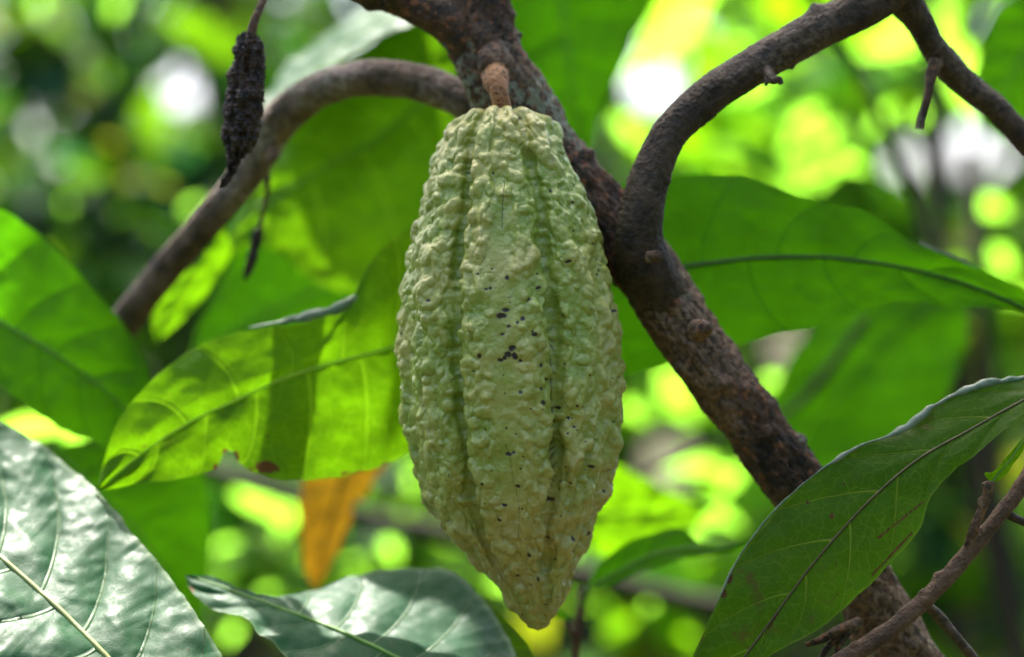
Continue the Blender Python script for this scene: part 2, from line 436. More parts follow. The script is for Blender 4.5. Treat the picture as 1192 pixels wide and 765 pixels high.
N = norm_of(V)
if np.mean(N[NT_//2, NA//2]*np.array([0, -1, 0])) < 0: N = -N
# warts
H = np.zeros((NT_, NA)); HM = np.zeros((NT_, NA)); rs = np.random.default_rng(11)
dzr = np.linalg.norm(np.gradient(V, axis=0), axis=2).mean(1)
arcl = np.cumsum(dzr)
for k in range(4300):
    i = int(np.interp(rs.random()*arcl[-1], arcl, np.arange(NT_))); j = rs.integers(0, NA)
    rad = R[i]*s0
    if rs.random() > min(1, rad/.040+.12): continue
    a0 = np.degrees(th[j]); y0 = Y[i]
    big = .0013+.0024*rs.random()**1.5
    smooth = 0
    for sb in (-3.5, 133, -148):
        dd = abs((a0-sb+180) % 360-180)
        if 235 < y0 < 600: smooth = max(smooth, 1.5*(1-dd/9.0))
    for sb in (-32, 25, 97, 169, -104):
        dd = abs((a0-sb+180) % 360-180)
        smooth = max(smooth, 1-dd/2.4)
    if smooth > 0:
        if rs.random() < smooth+.25: continue
        big *= .6
    if y0 > 640: big *= .75
    hh = big*rs.uniform(.34, .70)
    di = int(big*2.2/max(dzr[i], 1e-5))+1; dj = int(big*2.2/max(rad*2*np.pi/NA, 1e-5))+1
    if dj > NA//2-1: dj = NA//2-1
    ii = np.arange(max(0, i-di), min(NT_, i+di+1)); jj = np.arange(j-dj, j+dj+1) % NA
    sub = V[np.ix_(ii, jj)]-V[i, j]
    el = rs.uniform(.65, 1.7); an = rs.uniform(-.5, .5)
    hx = np.cos(th[j])*sub[..., 0]+np.sin(th[j])*sub[..., 1]; vz = sub[..., 2]
    q = ((hx*math.cos(an)+vz*math.sin(an))*el)**2+((vz*math.cos(an)-hx*math.sin(an))/el)**2+1e-12
    qq = q/big**2
    dome = hh*np.clip(1-qq, 0, 1)**.8
    H[np.ix_(ii, jj)] += dome*.35
    HM[np.ix_(ii, jj)] = np.maximum(HM[np.ix_(ii, jj)], dome)
H = .88*.0034*(1-np.exp(-(H+HM*.95)/.0034))
pn = V*1000
H += ((fbm(pn/np.array([8, 8, 13.]), 31)-.5)*.0034+(noise(pn/np.array([5, 5, 7.]), 33)-.5)*.0022)*env + (noise(pn/2.2, 37)-.5)*.0008 + (noise(pn/1.1, 39)-.5)*.00022
H += -.0004*deep*env
V2 = V+N*(H*(1-.45*fur(-3.5, 8)*((Yc > 235)&(Yc < 600)))-.0016)[..., None]
# warts soften in the smooth pale strip; dark specks and cracks at their places on the skin
speck = np.zeros((NT_, NA)); crack = np.zeros((NT_, NA))
def pixpos():  # front side picture position of the skin, as measured on the flat outline
    return C[:, None]+Rm*np.sin(th)[None], Yc+0*Rm
PX, PY = pixpos(); frontm = (np.cos(th) > 0)[None]&np.ones((NT_, 1), bool)
a = [(303,250),(430,525),(397,597),(298,515),(334,540),(257,530),(280,570),(293,567),(307,566),(325,565),(340,605),(330,625),(325,640),(318,640),(362,658),(377,648),(405,682),(323,690),(352,725),(345,728),(330,750),(320,758),(336,742),(263,747),(443,710),(427,565),(120,600),(275,485),(520,410),(537,308),(523,330),(570,443),(592,525),(596,515),(617,627),(637,625),(480,640),(391,600),(352,105),(360,92),(290,72),(410,690),(455,300),(567,415),(232,250)]
sp = [(x/2.39+450, y/2.39+100) for x, y in a]
b = [(330,8),(310,35),(318,25),(302,40),(247,28),(347,40),(405,53),(424,88),(404,110),(228,68),(452,132),(467,155),(493,155),(513,158),(480,187),(425,207),(468,223),(517,246),(490,313),(480,353),(320,275),(330,270),(355,280),(347,313),(257,402),(253,350),(312,407),(345,415),(352,417),(418,495),(397,605),(440,555),(488,535),(484,530),(452,437),(487,500),(163,455),(590,245),(585,328),(610,86),(457,50),(533,310),(295,448),(275,318),(340,357),(258,213),(525,495),(372,540),(340,600),(595,325),(570,380),(410,52),(440,160),(468,462),(442,530),(475,350),(530,490),(420,680),(418,712),(350,712),(605,125),(600,200)]
sp += [(x/2.25+450, y/2.25+400) for x, y in b]
for k in range(26):
    y = 300+rs.random()*380; u = abs(rs.normal())*.45+.25 if rs.random() < .6 else rs.normal()*.12
    i = int(np.argmin(abs(Y-y))); sp.append((C[i]+R[i]*min(u, .97), y))
for (x, y) in sp:
    q = rs.choice([.8, 1.1, 1.5, 2.2])*rs.uniform(.8, 1.2)
    if (x-586)**2 < 900 and 360 < y < 420: q += .8
    rx = q*rs.uniform(.8, 1.5); ry = q*rs.uniform(.7, 1.2)
    m = np.exp(-(((PX-x)/rx)**2+((PY-y)/ry)**2)*1.0)*frontm
    speck = np.maximum(speck, m)
def crk(pts, w, depth=1):
    global crack
    pts = np.array(pts, float)
    yy = np.arange(pts[0, 1], pts[-1, 1], .5); xx = np.interp(yy, pts[:, 1], pts[:, 0])+(np.interp(yy, yy[::4], rs.normal(size=len(yy[::4]))))*.4
    xi = np.interp(PY, yy, xx); on = (PY > yy[0])&(PY < yy[-1])&frontm
    crack = np.maximum(crack, np.exp(-((PX-xi)/w)**2)*on*depth)
crk([(586, 215), (586, 240), (585, 271)], .7, .7); crk([(585, 271), (585.5, 300), (584, 335)], .6, .4)
crk([(590, 512), (594, 533), (598, 560), (603, 584), (603, 616)], .6, .6); crk([(603, 616), (609, 640), (612, 660)], 1.0, .4)
crack = np.maximum(crack, np.exp(-((dg-25)/.3)**2)*np.clip((Yc-340)/60, 0, 1)*np.clip((610-Yc)/60, 0, 1)*.6*frontm)
crk([(548, 190), (541, 205), (532, 235)], .9, .3)
V2 = V2-N*((speck*.0003)+(crack*.0006))[..., None]
s = NT('pod_skin')
hg, fu, spk, ck = s.attr('hgt'), s.attr('furrow'), s.attr('speck'), s.attr('crack')
n1, n2, n3 = s.noise(24, 4, .6), s.noise(95, 4, .6), s.noise(700, 3, .6)
green = s.mix(s.rng(n2, .3, .7, 0, 1), (.20, .30, .030), (.30, .385, .055))
tan = s.mix(s.rng(n2, .3, .7, 0, 1), (.41, .375, .095), (.52, .46, .15))
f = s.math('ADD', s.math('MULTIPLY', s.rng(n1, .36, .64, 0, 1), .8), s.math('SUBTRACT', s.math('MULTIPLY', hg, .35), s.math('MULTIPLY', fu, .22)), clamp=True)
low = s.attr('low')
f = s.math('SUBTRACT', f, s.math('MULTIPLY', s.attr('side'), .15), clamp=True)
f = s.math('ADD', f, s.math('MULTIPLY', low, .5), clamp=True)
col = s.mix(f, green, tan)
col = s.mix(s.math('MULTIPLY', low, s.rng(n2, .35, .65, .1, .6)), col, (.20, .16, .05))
col = s.mix(s.rng(n3, .4, .62, 0, .28), col, (.48, .46, .20))
col = s.mix(s.rng(s.noise(210, 2), .70, .76, 0, .5), col, (.20, .13, .06))
tiny = s.rng(s.noise(480, 1), .775, .80, 0, .8)
col = s.mix(tiny, col, (.05, .035, .02))
sm_ = s.rng(s.math('ADD', spk, s.math('MULTIPLY', s.math('SUBTRACT', s.noise(900, 2), .5), .5)), .38, .55, 0, 1)
col = s.mix(s.rng(spk, .08, .4, 0, .55), col, (.17, .12, .045)); col = s.mix(sm_, col, (.018, .015, .012)); col = s.mix(s.rng(ck, .25, .7, 0, .9), col, (.05, .035, .018))
bp = s.bump(s.math('ADD', n3, s.math('MULTIPLY', n2, .8)), .5, .0008)
pb = s.bsdf(col, s.rng(n2, .3, .7, .27, .45), bp, .65)
pb.inputs['Subsurface Weight'].default_value = .06; pb.inputs['Subsurface Radius'].default_value = (.002, .003, .001); pb.inputs['Subsurface Scale'].default_value = 1
s.l(pb.outputs[0], s.out.inputs[0]); M['pod'] = s.m
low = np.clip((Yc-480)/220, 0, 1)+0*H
cp = thing('cacao_pod', P(583, 80, .0), 'large warty pale green cacao pod hanging from the trunk, speckled with black dots', 'cacao pod')
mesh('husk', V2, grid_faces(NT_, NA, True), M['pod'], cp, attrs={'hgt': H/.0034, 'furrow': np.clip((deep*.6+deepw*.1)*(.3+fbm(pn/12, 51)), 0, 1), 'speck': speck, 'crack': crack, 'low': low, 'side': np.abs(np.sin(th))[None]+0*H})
s = NT('stalk_skin')
vo = s.vor(620); c = s.mix(s.rng(s.noise(60, 3), .3, .7, 0, 1), (.26, .105, .032), (.38, .18, .06)); c = s.mix(s.rng(s.noise(700, 2), .56, .62, 0, .9), c, (.035, .018, .010))
s.l(s.bsdf(c, .6, s.bump(s.noise(500, 4), 1, .0012)).outputs[0], s.out.inputs[0])
tubemesh('stalk', pxpath([(577, 62, .028, 11), (577, 72, .016, 13), (576, 82, .007, 15.5), (576.5, 93, .000, 14.5), (580, 105, -.004, 11.5), (583, 118, -.005, 10.6), (584, 132, -.004, 10.8), (584, 160, -.003, 11)]), s.m, cp, seg=48, n=90, amp=.0007, freq=420, stretch=1, seed=21)

# ------------------------------------------------------------------ dried pods
s = NT('dried_husk')
c = s.mix(s.rng(s.noise(170, 4), .4, .65, 0, 1), (.010, .006, .004), (.050, .027, .016)); c = s.mix(s.rng(s.noise(300, 3), .58, .68, 0, .6), c, (.07, .03, .02))
s.l(s.bsdf(c, .55, s.bump(s.noise(600, 4), .8, .0008), .5).outputs[0], s.out.inputs[0]); M['dry'] = s.m
def dried(rows, dep, nt, na, seed, label, stem_rows, crink=1.0):
    C, Y, R, th = pod('d', rows, 0, None, None, nt, na, 0, 0)
    sc = K*(D+dep)/D
    X = (C[:, None]-596+R[:, None]*np.sin(th))*sc; Yd = dep-R[:, None]*np.cos(th)*sc*.9; Z = Z0+(382.5-Y[:, None]+0*X)*sc
    V = np.stack([X, Yd, Z], -1); N = norm_of(V)
    if N[nt//2, na//2][1] > 0: N = -N
    pn = V*1000
    q = np.stack([pn[..., 0]/1.7, pn[..., 1]/1.7, pn[..., 2]/3.2], -1)
    h = (1-2*abs(noise(q, seed)-.5))*.0018+(1-2*abs(noise(q*2.3, seed+1)-.5))*.0012+(noise(q*5, seed+6)-.5)*.0006+(noise(pn/5, seed+2)-.5)*.002
    h = h+.0007*np.cos(th*9+noise(pn/8, seed+4)*3)
    V = V+N*((h-.0028)*crink*np.clip(R[:, None]/8, .2, 1))[..., None]
    t = thing('dried_pod', V[0].mean(0), label, 'dried pod')
    mesh('husk', V, grid_faces(nt, na, True), M['dry'], t)
    tubemesh('stalk', pxpath(stem_rows), M['twig'], t, seg=20, n=60, amp=.0003, freq=500, seed=3)
    return t
dried([(40, 290, 292), (39, 284, 299), (42, 280, 302), (48, 275.5, 307), (60, 272, 308), (90, 266, 307), (114, 261, 307.5), (135, 259, 305), (150, 258.5, 302.5), (165, 260, 298), (175, 262, 291), (182, 264, 286), (195, 264, 277.5),
       (205, 260, 274), (212, 257, 269), (217, 255.5, 263), (219, 256, 258)], .006, 300, 160, 41,
      'shrivelled black dried pod hanging from a thin brown stalk at upper left', [(318, -45, .02, 5), (312, -18, .012, 5), (305, 4, .008, 4.8), (297, 22, .006, 4.8), (293, 36, .006, 5.5), (291, 44, .006, 5)])
dried([(266, 300, 302), (266, 297, 304), (272, 294, 306), (285, 291, 304), (300, 287, 300), (314, 284, 295), (322, 283, 290), (327, 283, 286)], .10, 60, 40, 43,
      'small blurred dark withered pod dangling under the curved left branch', [(312, 205, .09, 3), (310, 230, .095, 2.5), (305, 252, .10, 2.5), (302, 270, .10, 3)], .6)

# ------------------------------------------------------------------ leaves in the foreground and middle ground
def leaf(label, mid, ea, eb, mat, rib, N=9, slope=.12, n=150, m=34, curl=(.0, .0), quilt=.0007, wave=.001, rib_r=(3.2, 1.2), burns=(), seed=0, group=None, rib_side=-1, petiole=None, cat='leaf', name='cacao_leaf', ripple=0):
    """mid, ea, eb: polylines of (px,py,depth) from base to tip; ea/eb are the two margins"""
    W = []
    for pl in (mid, ea, eb):
        W.append(crom([P(*q) for q in pl], n))
    Mi, A, B = W
    u_ = np.linspace(0, 1, n)
    for q_, E in enumerate((A, B)):
        Lx = np.concatenate([[0], np.cumsum(np.linalg.norm(np.diff(E, axis=0), axis=1))])*1000
        z_ = np.zeros(n); w_ = np.sin(np.pi*u_)**.5*wave*.55
        E[:, 0] += (fbm(np.stack([Lx/9, z_+seed, z_+q_*3.], -1), 61)-.5)*w_*1.4
        E[:, 2] += (fbm(np.stack([Lx/9, z_+seed, z_+q_*3.], -1), 67)-.5)*w_*2.2
    t = np.linspace(0, 1, n)
    vv = np.linspace(-1, 1, 2*m+1)
    V = np.zeros((n, 2*m+1, 3)); vs = np.zeros((n, 2*m+1))
    for k, v in enumerate(vv):
        E = A if v < 0 else B; cu = curl[0] if v < 0 else curl[1]
        av = abs(v)
        V[:, k] = Mi+(E-Mi)*av
        V[:, k, 1] += cu*math.sin(math.pi*av)
        vs[:, k] = N*(t-slope*av**1.25)+(.37 if v > 0 else 0)
    q = V*np.array([40, 40, 40.])
    q = q+seed*3.1
    # quilting between the veins, gentle waves, ragged margin
    dt = np.gradient(V, axis=0); da = np.gradient(V, axis=1); Nn = np.cross(dt, da); Nn /= np.linalg.norm(Nn, axis=2)[..., None]+1e-9
    sgn = np.where(Nn[..., 1:2] > 0, -1, 1)
    Nn = Nn*sgn
    av = np.abs(vv)[None]
    puff = np.abs(np.sin(np.pi*vs))**.7*np.clip(av*4, 0, 1)*(1-.5*av)
    disp = quilt*(puff-.5)+(fbm(q, seed)-.5)*wave*2+(noise(q*5, seed+8)-.5)*wave*.5
    disp = disp+wave*1.6*np.clip(av-.6, 0, 1)*np.sin(t*np.pi*7+seed)[:, None]
    # margins must not lose the outline: displacement mostly along depth
    V[..., 1] += disp*np.where(Nn[..., 1] > 0, 1, -1)*1.0*0.6
    V += Nn*disp[..., None]*.4
    burn = np.zeros((n, 2*m+1))
    sc = K*(D+V[..., 1])/D
    PXl = V[..., 0]/sc+596; PYl = 382.5-(V[..., 2]-Z0)/sc
    for (bx, by, rx, ry) in burns:
        burn = np.maximum(burn, 1.2*np.exp(-((PXl-bx)/rx)**2-((PYl-by)/ry)**2))
    th_ = thing(name, Mi[0], label, cat, group)
    mesh('blade', V, grid_faces(n, 2*m+1), mat, th_, attrs={'vs': vs, 'va': np.repeat(av, n, 0), 'burn': burn})
    mm = V[:, m].copy(); mm[:, 1] += rib_side*.0003
    pts = []
    for k in range(0, n, 6):
        f = k/(n-1); pts.append([*mm[k], (rib_r[0]*(1-f)+rib_r[1]*f)*K])
    tubemesh('midrib', pts, rib, th_, seg=10, n=n, caps=False)
    if petiole:
        tubemesh('petiole', pxpath(petiole), rib, th_, seg=14, n=30, amp=.0002, freq=300, seed=seed)
    return th_

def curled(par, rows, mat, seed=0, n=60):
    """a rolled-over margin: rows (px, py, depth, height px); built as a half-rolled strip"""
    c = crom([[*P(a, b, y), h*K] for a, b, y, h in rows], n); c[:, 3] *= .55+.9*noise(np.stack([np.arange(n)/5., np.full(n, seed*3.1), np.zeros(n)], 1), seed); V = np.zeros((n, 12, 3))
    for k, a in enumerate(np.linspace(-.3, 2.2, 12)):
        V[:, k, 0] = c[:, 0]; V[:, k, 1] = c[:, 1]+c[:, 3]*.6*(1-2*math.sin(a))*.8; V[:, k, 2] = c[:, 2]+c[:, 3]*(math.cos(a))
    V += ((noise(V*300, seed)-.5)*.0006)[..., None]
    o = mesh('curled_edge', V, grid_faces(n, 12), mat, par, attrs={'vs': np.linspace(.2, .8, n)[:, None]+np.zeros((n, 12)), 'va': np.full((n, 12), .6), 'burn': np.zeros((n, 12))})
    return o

# L1 glowing leaf left of the pod (base behind the pod, tip lower left)
L1 = leaf('thin sunlit green leaf left of the pod with a burnt notch in its lower edge',
     [(575, 380, .062), (530, 388, .060), (480, 398, .052), (430, 412, .045), (380, 425, .042), (330, 441, .040), (270, 468, .036), (220, 492, .033), (165, 528, .030), (111, 572, .028)],
     [(575, 380, .062), (560, 262, .075), (520, 240, .070), (487, 257, .060), (450, 284, .055), (428, 312, .052), (414, 346, .050), (385, 367, .047), (345, 377, .046), (290, 384, .046), (235, 400, .044), (190, 430, .040), (150, 472, .036), (125, 522, .032), (111, 572, .028)],
     [(575, 380, .062), (560, 450, .060), (520, 502, .055), (475, 528, .048), (440, 545, .044), (400, 555, .040), (352, 559, .036), (318, 557, .034), (285, 547, .033), (273, 528, .033), (261, 526, .033), (250, 546, .032), (215, 556, .030), (160, 563, .029), (111, 572, .028)],
     M['under_glow'], M['rib_glow'], N=8, slope=.10, quilt=.0022, wave=.0016, rib_r=(2.6, 1.0), burns=[(308, 544, 22, 9), (275, 531, 4, 9), (262, 526, 6, 4), (251, 545, 4, 6), (428, 551, 42, 3), (456, 541, 14, 3)], seed=1,
     petiole=[(575, 380, .062, 5), (610, 372, .066, 5), (650, 352, .058, 5), (668, 330, .045, 5)])
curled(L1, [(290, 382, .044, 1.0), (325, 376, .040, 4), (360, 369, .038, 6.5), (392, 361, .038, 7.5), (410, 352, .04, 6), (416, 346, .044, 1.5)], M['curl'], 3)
# L2 right leaf behind the branch fork
L2 = leaf('broad even green leaf behind the forked branch, right of the trunk, tip at right edge',
     [(650, 345, .075), (700, 330, .070), (750, 318, .066), (800, 310, .064), (874, 301, .062), (930, 299, .060), (978, 301, .058), (1048, 311, .056), (1122, 330, .054), (1190, 358, .050), (1245, 388, .046)],
     [(650, 345, .075), (665, 260, .075), (710, 218, .072), (770, 207, .070), (843, 202, .068), (884, 211, .066), (930, 228, .064), (975, 238, .062), (1015, 250, .060), (1055, 278, .057), (1100, 295, .055), (1150, 316, .053), (1195, 340, .050), (1245, 388, .046)],
     [(650, 345, .075), (670, 420, .070), (718, 437, .066), (770, 426, .064), (830, 408, .062), (900, 391, .060), (960, 378, .058), (1015, 357, .056), (1060, 352, .054), (1105, 357, .053), (1150, 358, .052), (1190, 362, .050), (1245, 388, .046)],
     M['under'], M['rib_dark'], N=7, slope=.13, quilt=.0012, wave=.0016, rib_r=(3.0, 2.0), seed=2,
     petiole=[(650, 345, .075, 5), (620, 360, .07, 5), (600, 385, .065, 5), (590, 420, .06, 5)])
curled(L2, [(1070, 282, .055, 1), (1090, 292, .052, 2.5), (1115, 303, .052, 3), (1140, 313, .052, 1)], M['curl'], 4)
# L3 lower-right leaf crossing the trunk
L3 = leaf('long dull green leaf with dark midrib crossing in front of the lower trunk',
     [(1290, 425, -.02), (1240, 443, -.022), (1192, 465, -.024), (1127, 501, -.027), (1085, 524, -.029), (1052, 547, -.030), (1010, 585, -.031), (972, 626, -.032), (942, 662, -.033), (916, 697, -.034), (866, 765, -.036), (825, 820, -.037)],
     [(1290, 425, -.02), (1240, 424, -.012), (1192, 440, -.014), (1160, 444, -.015), (1120, 456, -.016), (1085, 474, -.017), (1052, 500, -.019), (1000, 519, -.020), (950, 550, -.021), (908, 588, -.022), (872, 630, -.024), (851, 664, -.027), (838, 695, -.03), (820, 735, -.033), (800, 790, -.036), (825, 820, -.037)],
     [(1290, 425, -.02), (1240, 458, -.026), (1192, 487, -.030), (1168, 501, -.031), (1127, 536, -.034), (1100, 558, -.035), (1084, 582, -.036), (1072, 615, -.037), (1050, 643, -.038), (1017, 677, -.038), (985, 708, -.038), (950, 733, -.038), (916, 752, -.038), (885, 770, -.038), (850, 800, -.038), (825, 820, -.037)],
     M['under_old'], M['rib_brown'], N=8, slope=.13, quilt=.0012, wave=.0014, rib_r=(1.5, 1.4), seed=3,
     n=280, m=64,
     burns=[(1075-2.5*k, 584+2.0*k, 2.6, 1.4) for k in range(22)]+[(1061-1.7*k, 621+1.8*k, 2.0, 1.3) for k in range(28)]+[(905-1.8*k, 715+3*k, 2.2, 2.2) for k in range(8)]+[(848, 672, 7, 10), (842, 690, 5, 9), (940, 585, 3, 3), (968, 601, 3, 4)])
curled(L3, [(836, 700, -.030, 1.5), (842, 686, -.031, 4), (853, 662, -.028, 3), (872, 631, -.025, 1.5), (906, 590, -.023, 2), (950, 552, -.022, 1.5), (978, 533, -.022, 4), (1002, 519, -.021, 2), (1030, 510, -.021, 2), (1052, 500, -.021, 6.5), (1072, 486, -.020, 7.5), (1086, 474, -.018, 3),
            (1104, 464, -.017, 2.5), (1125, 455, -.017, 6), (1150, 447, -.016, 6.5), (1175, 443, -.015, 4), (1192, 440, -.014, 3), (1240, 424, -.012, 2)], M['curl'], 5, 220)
# L4 big glossy leaf at lower left, seen from above
L4 = leaf('large glossy dark green leaf with white sheen filling the lower left corner',
     [(195, 835, -.062), (126, 765, -.045), (65, 704, -.030), (0, 647, -.015), (-60, 600, .0), (-130, 560, .015)],
     [(195, 835, -.062), (255, 800, -.050), (258, 765, -.040), (238, 730, -.028), (208, 686, -.013), (170, 638, .005), (132, 592, .022), (104, 563, .033), (78, 539, .040), (40, 513, .046), (0, 493, .050), (-50, 480, .052), (-100, 500, .035), (-130, 560, .015)],
     [(195, 835, -.062), (130, 880, -.085), (60, 860, -.085), (-20, 810, -.075), (-90, 740, -.055), (-130, 660, -.025), (-130, 560, .015)],
     M['upper'], M['rib_light'], N=6.5, slope=.20, n=260, m=70, quilt=.0044, wave=.0022, rib_r=(3.4, 2.4), curl=(.004, -.004), seed=4)
# L5 bottom leaf pair
L5 = leaf('grey-green glossy leaf below the pod with its pointed tip toward lower left',
     [(560, 815, -.02), (515, 790, -.012), (462, 765, -.004), (400, 736, .008), (331, 709, .018), (270, 686, .026), (216, 669, .032)],
     [(560, 815, -.02), (600, 775, .015), (584, 726, .035), (552, 685, .050), (520, 664, .056), (462, 661, .056), (418, 668, .055), (374, 684, .050), (325, 697, .042), (285, 686, .038), (250, 673, .036), (216, 669, .032)],
     [(560, 815, -.02), (500, 840, -.03), (420, 835, -.028), (360, 795, -.018), (330, 760, -.008), (305, 740, -.001), (287, 722, .006), (262, 713, .012), (236, 701, .020), (222, 688, .026), (216, 669, .032)],
     M['upper'], M['rib_green'], N=8, slope=.15, quilt=.0022, wave=.0018, rib_r=(3.5, 1.4), seed=5, burns=[(222, 688, 5, 7)])
L5b = leaf('dark green leaf directly under the pod tip, half hidden by the glossy one',
     [(500, 690, .075), (530, 725, .070), (560, 765, .064), (600, 820, .056), (640, 880, .05)],
     [(500, 690, .075), (520, 668, .078), (545, 684, .077), (575, 706, .075), (602, 733, .072), (625, 765, .068), (650, 820, .06), (640, 880, .05)],
     [(500, 690, .075), (480, 720, .068), (490, 765, .058), (530, 820, .05), (590, 870, .046), (640, 880, .05)],
     M['under_old'], M['rib_green'], N=7, slope=.13, quilt=.002, wave=.001, seed=6)
# L6 small leaf with wavy end behind lower right
L6 = leaf('small blurred mid-green leaf with a hooked shoulder between pod and lower leaf',
     [(684, 686, .11), (720, 665, .108), (761, 645, .105), (800, 637, .102), (841, 638, .098), (880, 622, .094), (900, 605, .09)],
     [(684, 686, .11), (692, 664, .11), (707, 648, .11), (734, 630, .11), (761, 620, .11), (784, 614, .108), (799, 617, .106), (808, 629, .104), (822, 634, .1), (845, 633, .098), (868, 626, .095), (885, 614, .093), (900, 605, .09)],
     [(684, 686, .11), (710, 682, .105), (736, 671, .102), (763, 662, .1), (790, 652, .098), (816, 647, .097), (843, 643, .096), (866, 638, .095), (885, 626, .093), (900, 605, .09)],
     M['under'], M['rib_green'], N=6, slope=.12, quilt=.001, wave=.001, rib_r=(3, 1.5), seed=7,
     petiole=[(684, 686, .11, 4), (680, 694, .11, 4), (676, 704, .11, 4.5)])
# L7 large soft leaf at the left edge
L7 = leaf('large soft green leaf entering from the left edge above the glossy one',
     [(-120, 300, 0.100), (-60, 340, 0.100), (0, 375, 0.100), (60, 410, 0.102), (120, 452, 0.106), (185, 515, 0.110)],
     [(-120, 300, 0.100), (-60, 235, 0.110), (0, 244, 0.110), (50, 276, 0.112), (98, 325, 0.114), (138, 372, 0.115), (168, 420, 0.115), (185, 515, 0.110)],
     [(-120, 300, 0.100), (-90, 380, 0.090), (-40, 430, 0.090), (0, 452, 0.090), (50, 486, 0.092), (110, 515, 0.100), (150, 530, 0.105), (185, 515, 0.110)],
     M['under'], M['rib_green'], N=7, slope=.14, quilt=.002, wave=.002, seed=8)
# L8 plain green leaf below L1
L8 = leaf('plain shaded green leaf seen below the burnt leaf, left of the orange one',
     [(60, 520, .2), (110, 570, .2), (160, 620, .2), (200, 680, .2), (230, 760, .2)],
     [(60, 520, .2), (150, 510, .21), (225, 530, .21), (243, 590, .21), (240, 680, .21), (230, 760, .2)],
     [(60, 520, .2), (60, 600, .2), (90, 680, .2), (140, 730, .2), (230, 760, .2)],
     M['under'], M['rib_green'], N=7, slope=.14, quilt=.001, wave=.002, seed=9)
# L9 big blurred leaf behind the left branch
L9 = leaf('big blurred bright green leaf hanging behind the curved left branch',
     [(560, 60, .24), (500, 110, .24), (440, 160, .235), (380, 195, .23), (330, 225, .225), (285, 270, .22), (250, 325, .215)],
     [(560, 60, .24), (520, 20, .25), (450, 40, .25), (390, 80, .245), (350, 120, .24), (325, 170, .235), (305, 215, .23), (275, 262, .22), (250, 325, .215)],
     [(560, 60, .24), (590, 150, .23), (570, 240, .22), (500, 320, .22), (430, 340, .22), (370, 330, .22), (320, 290, .218), (285, 285, .217), (250, 325, .215)],
     M['under_glow'], M['rib_green'], N=6, slope=.14, quilt=.002, wave=.003, seed=10)
L9b = leaf('blurred green leaf low behind the left branch, above the burnt leaf',
     [(520, 300, .33), (460, 310, .33), (400, 330, .33), (340, 350, .33), (280, 380, .33), (220, 420, .33)],
     [(520, 300, .33), (480, 200, .34), (400, 170, .34), (320, 230, .34), (270, 300, .335), (235, 370, .33), (220, 420, .33)],
     [(520, 300, .33), (520, 400, .32), (450, 450, .32), (380, 450, .32), (300, 440, .32), (220, 420, .33)],
     M['under'], M['rib_green'], N=6, slope=.14, quilt=.002, wave=.003, seed=11)
L10 = leaf('blurred leaf with a grey sky sheen above the curved left branch',
     [(500, 0, .22), (450, 22, .22), (410, 42, .22), (375, 68, .215), (340, 95, .21), (300, 130, .2)],
     [(500, 0, .22), (470, -15, .30), (420, 10, .30), (385, 32, .30), (362, 55, .29), (330, 80, .27), (300, 130, .2)],
     [(500, 0, .22), (475, 30, .18), (440, 46, .17), (400, 66, .165), (365, 85, .16), (330, 110, .17), (300, 130, .2)],
     M['upper'], M['rib_green'], N=6, slope=.14, quilt=.002, wave=.002, seed=12)
L11 = leaf('deep green blurred leaf behind the trunk above the pod',
     [(640, -120, .30), (650, -60, .30), (655, 0, .30), (660, 60, .30), (668, 120, .30), (680, 200, .30)],
     [(640, -120, .30), (560, -70, .30), (540, 0, .30), (560, 80, .30), (600, 150, .30), (680, 200, .30)],
     [(640, -120, .30), (735, -80, .30), (765, -20, .30), (738, 45, .30), (706, 115, .30), (680, 200, .30)],
     M['under'], M['rib_green'], N=6, slope=.14, quilt=.003, wave=.004, seed=13)
L12 = leaf('large out-of-focus green leaf between the trunk and the lower right leaf',
     [(1120, 330, .42), (1080, 360, .42), (1030, 400, .42), (985, 450, .42), (940, 510, .42), (900, 580, .42)],
     [(1120, 330, .42), (1060, 320, .43), (980, 350, .43), (930, 400, .43), (905, 450, .43), (893, 520, .43), (900, 580, .42)],
     [(1120, 330, .42), (1125, 400, .41), (1090, 480, .41), (1040, 540, .41), (970, 590, .41), (900, 580, .42)],
     M['under'], M['rib_dark'], N=6, slope=.14, quilt=.002, wave=.003, seed=14)
L13 = leaf('withered orange leaf hanging below the burnt leaf',
     [(415, 500, .27), (405, 540, .27), (392, 580, .27), (380, 620, .27), (371, 655, .27), (366, 690, .27)],
     [(415, 500, .27), (375, 520, .27), (352, 560, .27), (349, 610, .27), (354, 655, .27), (366, 690, .27)],
     [(415, 500, .27), (450, 530, .27), (436, 560, .27), (412, 595, .27), (390, 645, .27), (366, 690, .27)],
     M['orange'], M['rib_brown'], N=6, slope=.14, quilt=.002, wave=.003, seed=15)
L14 = leaf('bright blurred lime leaf right of the pod, below the pale gap',
     [(660, 600, .34), (700, 600, .34), (740, 598, .34), (780, 596, .34), (830, 590, .34)],
     [(660, 600, .34), (690, 550, .34), (725, 545, .34), (765, 565, .34), (800, 580, .34), (830, 590, .34)],
     [(660, 600, .34), (690, 640, .34), (730, 655, .34), (780, 640, .34), (830, 590, .34)],
     M['under_glow'], M['rib_green'], N=6, slope=.14, quilt=.002, wave=.003, seed=16)
L15 = leaf('narrow lime leaf hanging beside the curved left branch',
     [(262, 250, .19), (245, 280, .19), (222, 315, .19), (200, 350, .19), (180, 400, .19)],
     [(262, 250, .19), (225, 290, .19), (195, 325, .19), (176, 365, .19), (180, 400, .19)],
     [(262, 250, .19), (268, 290, .19), (245, 335, .19), (215, 370, .19), (180, 400, .19)],
     M['under_glow'], M['rib_green'], N=6, slope=.14, quilt=.002, wave=.002, seed=17)
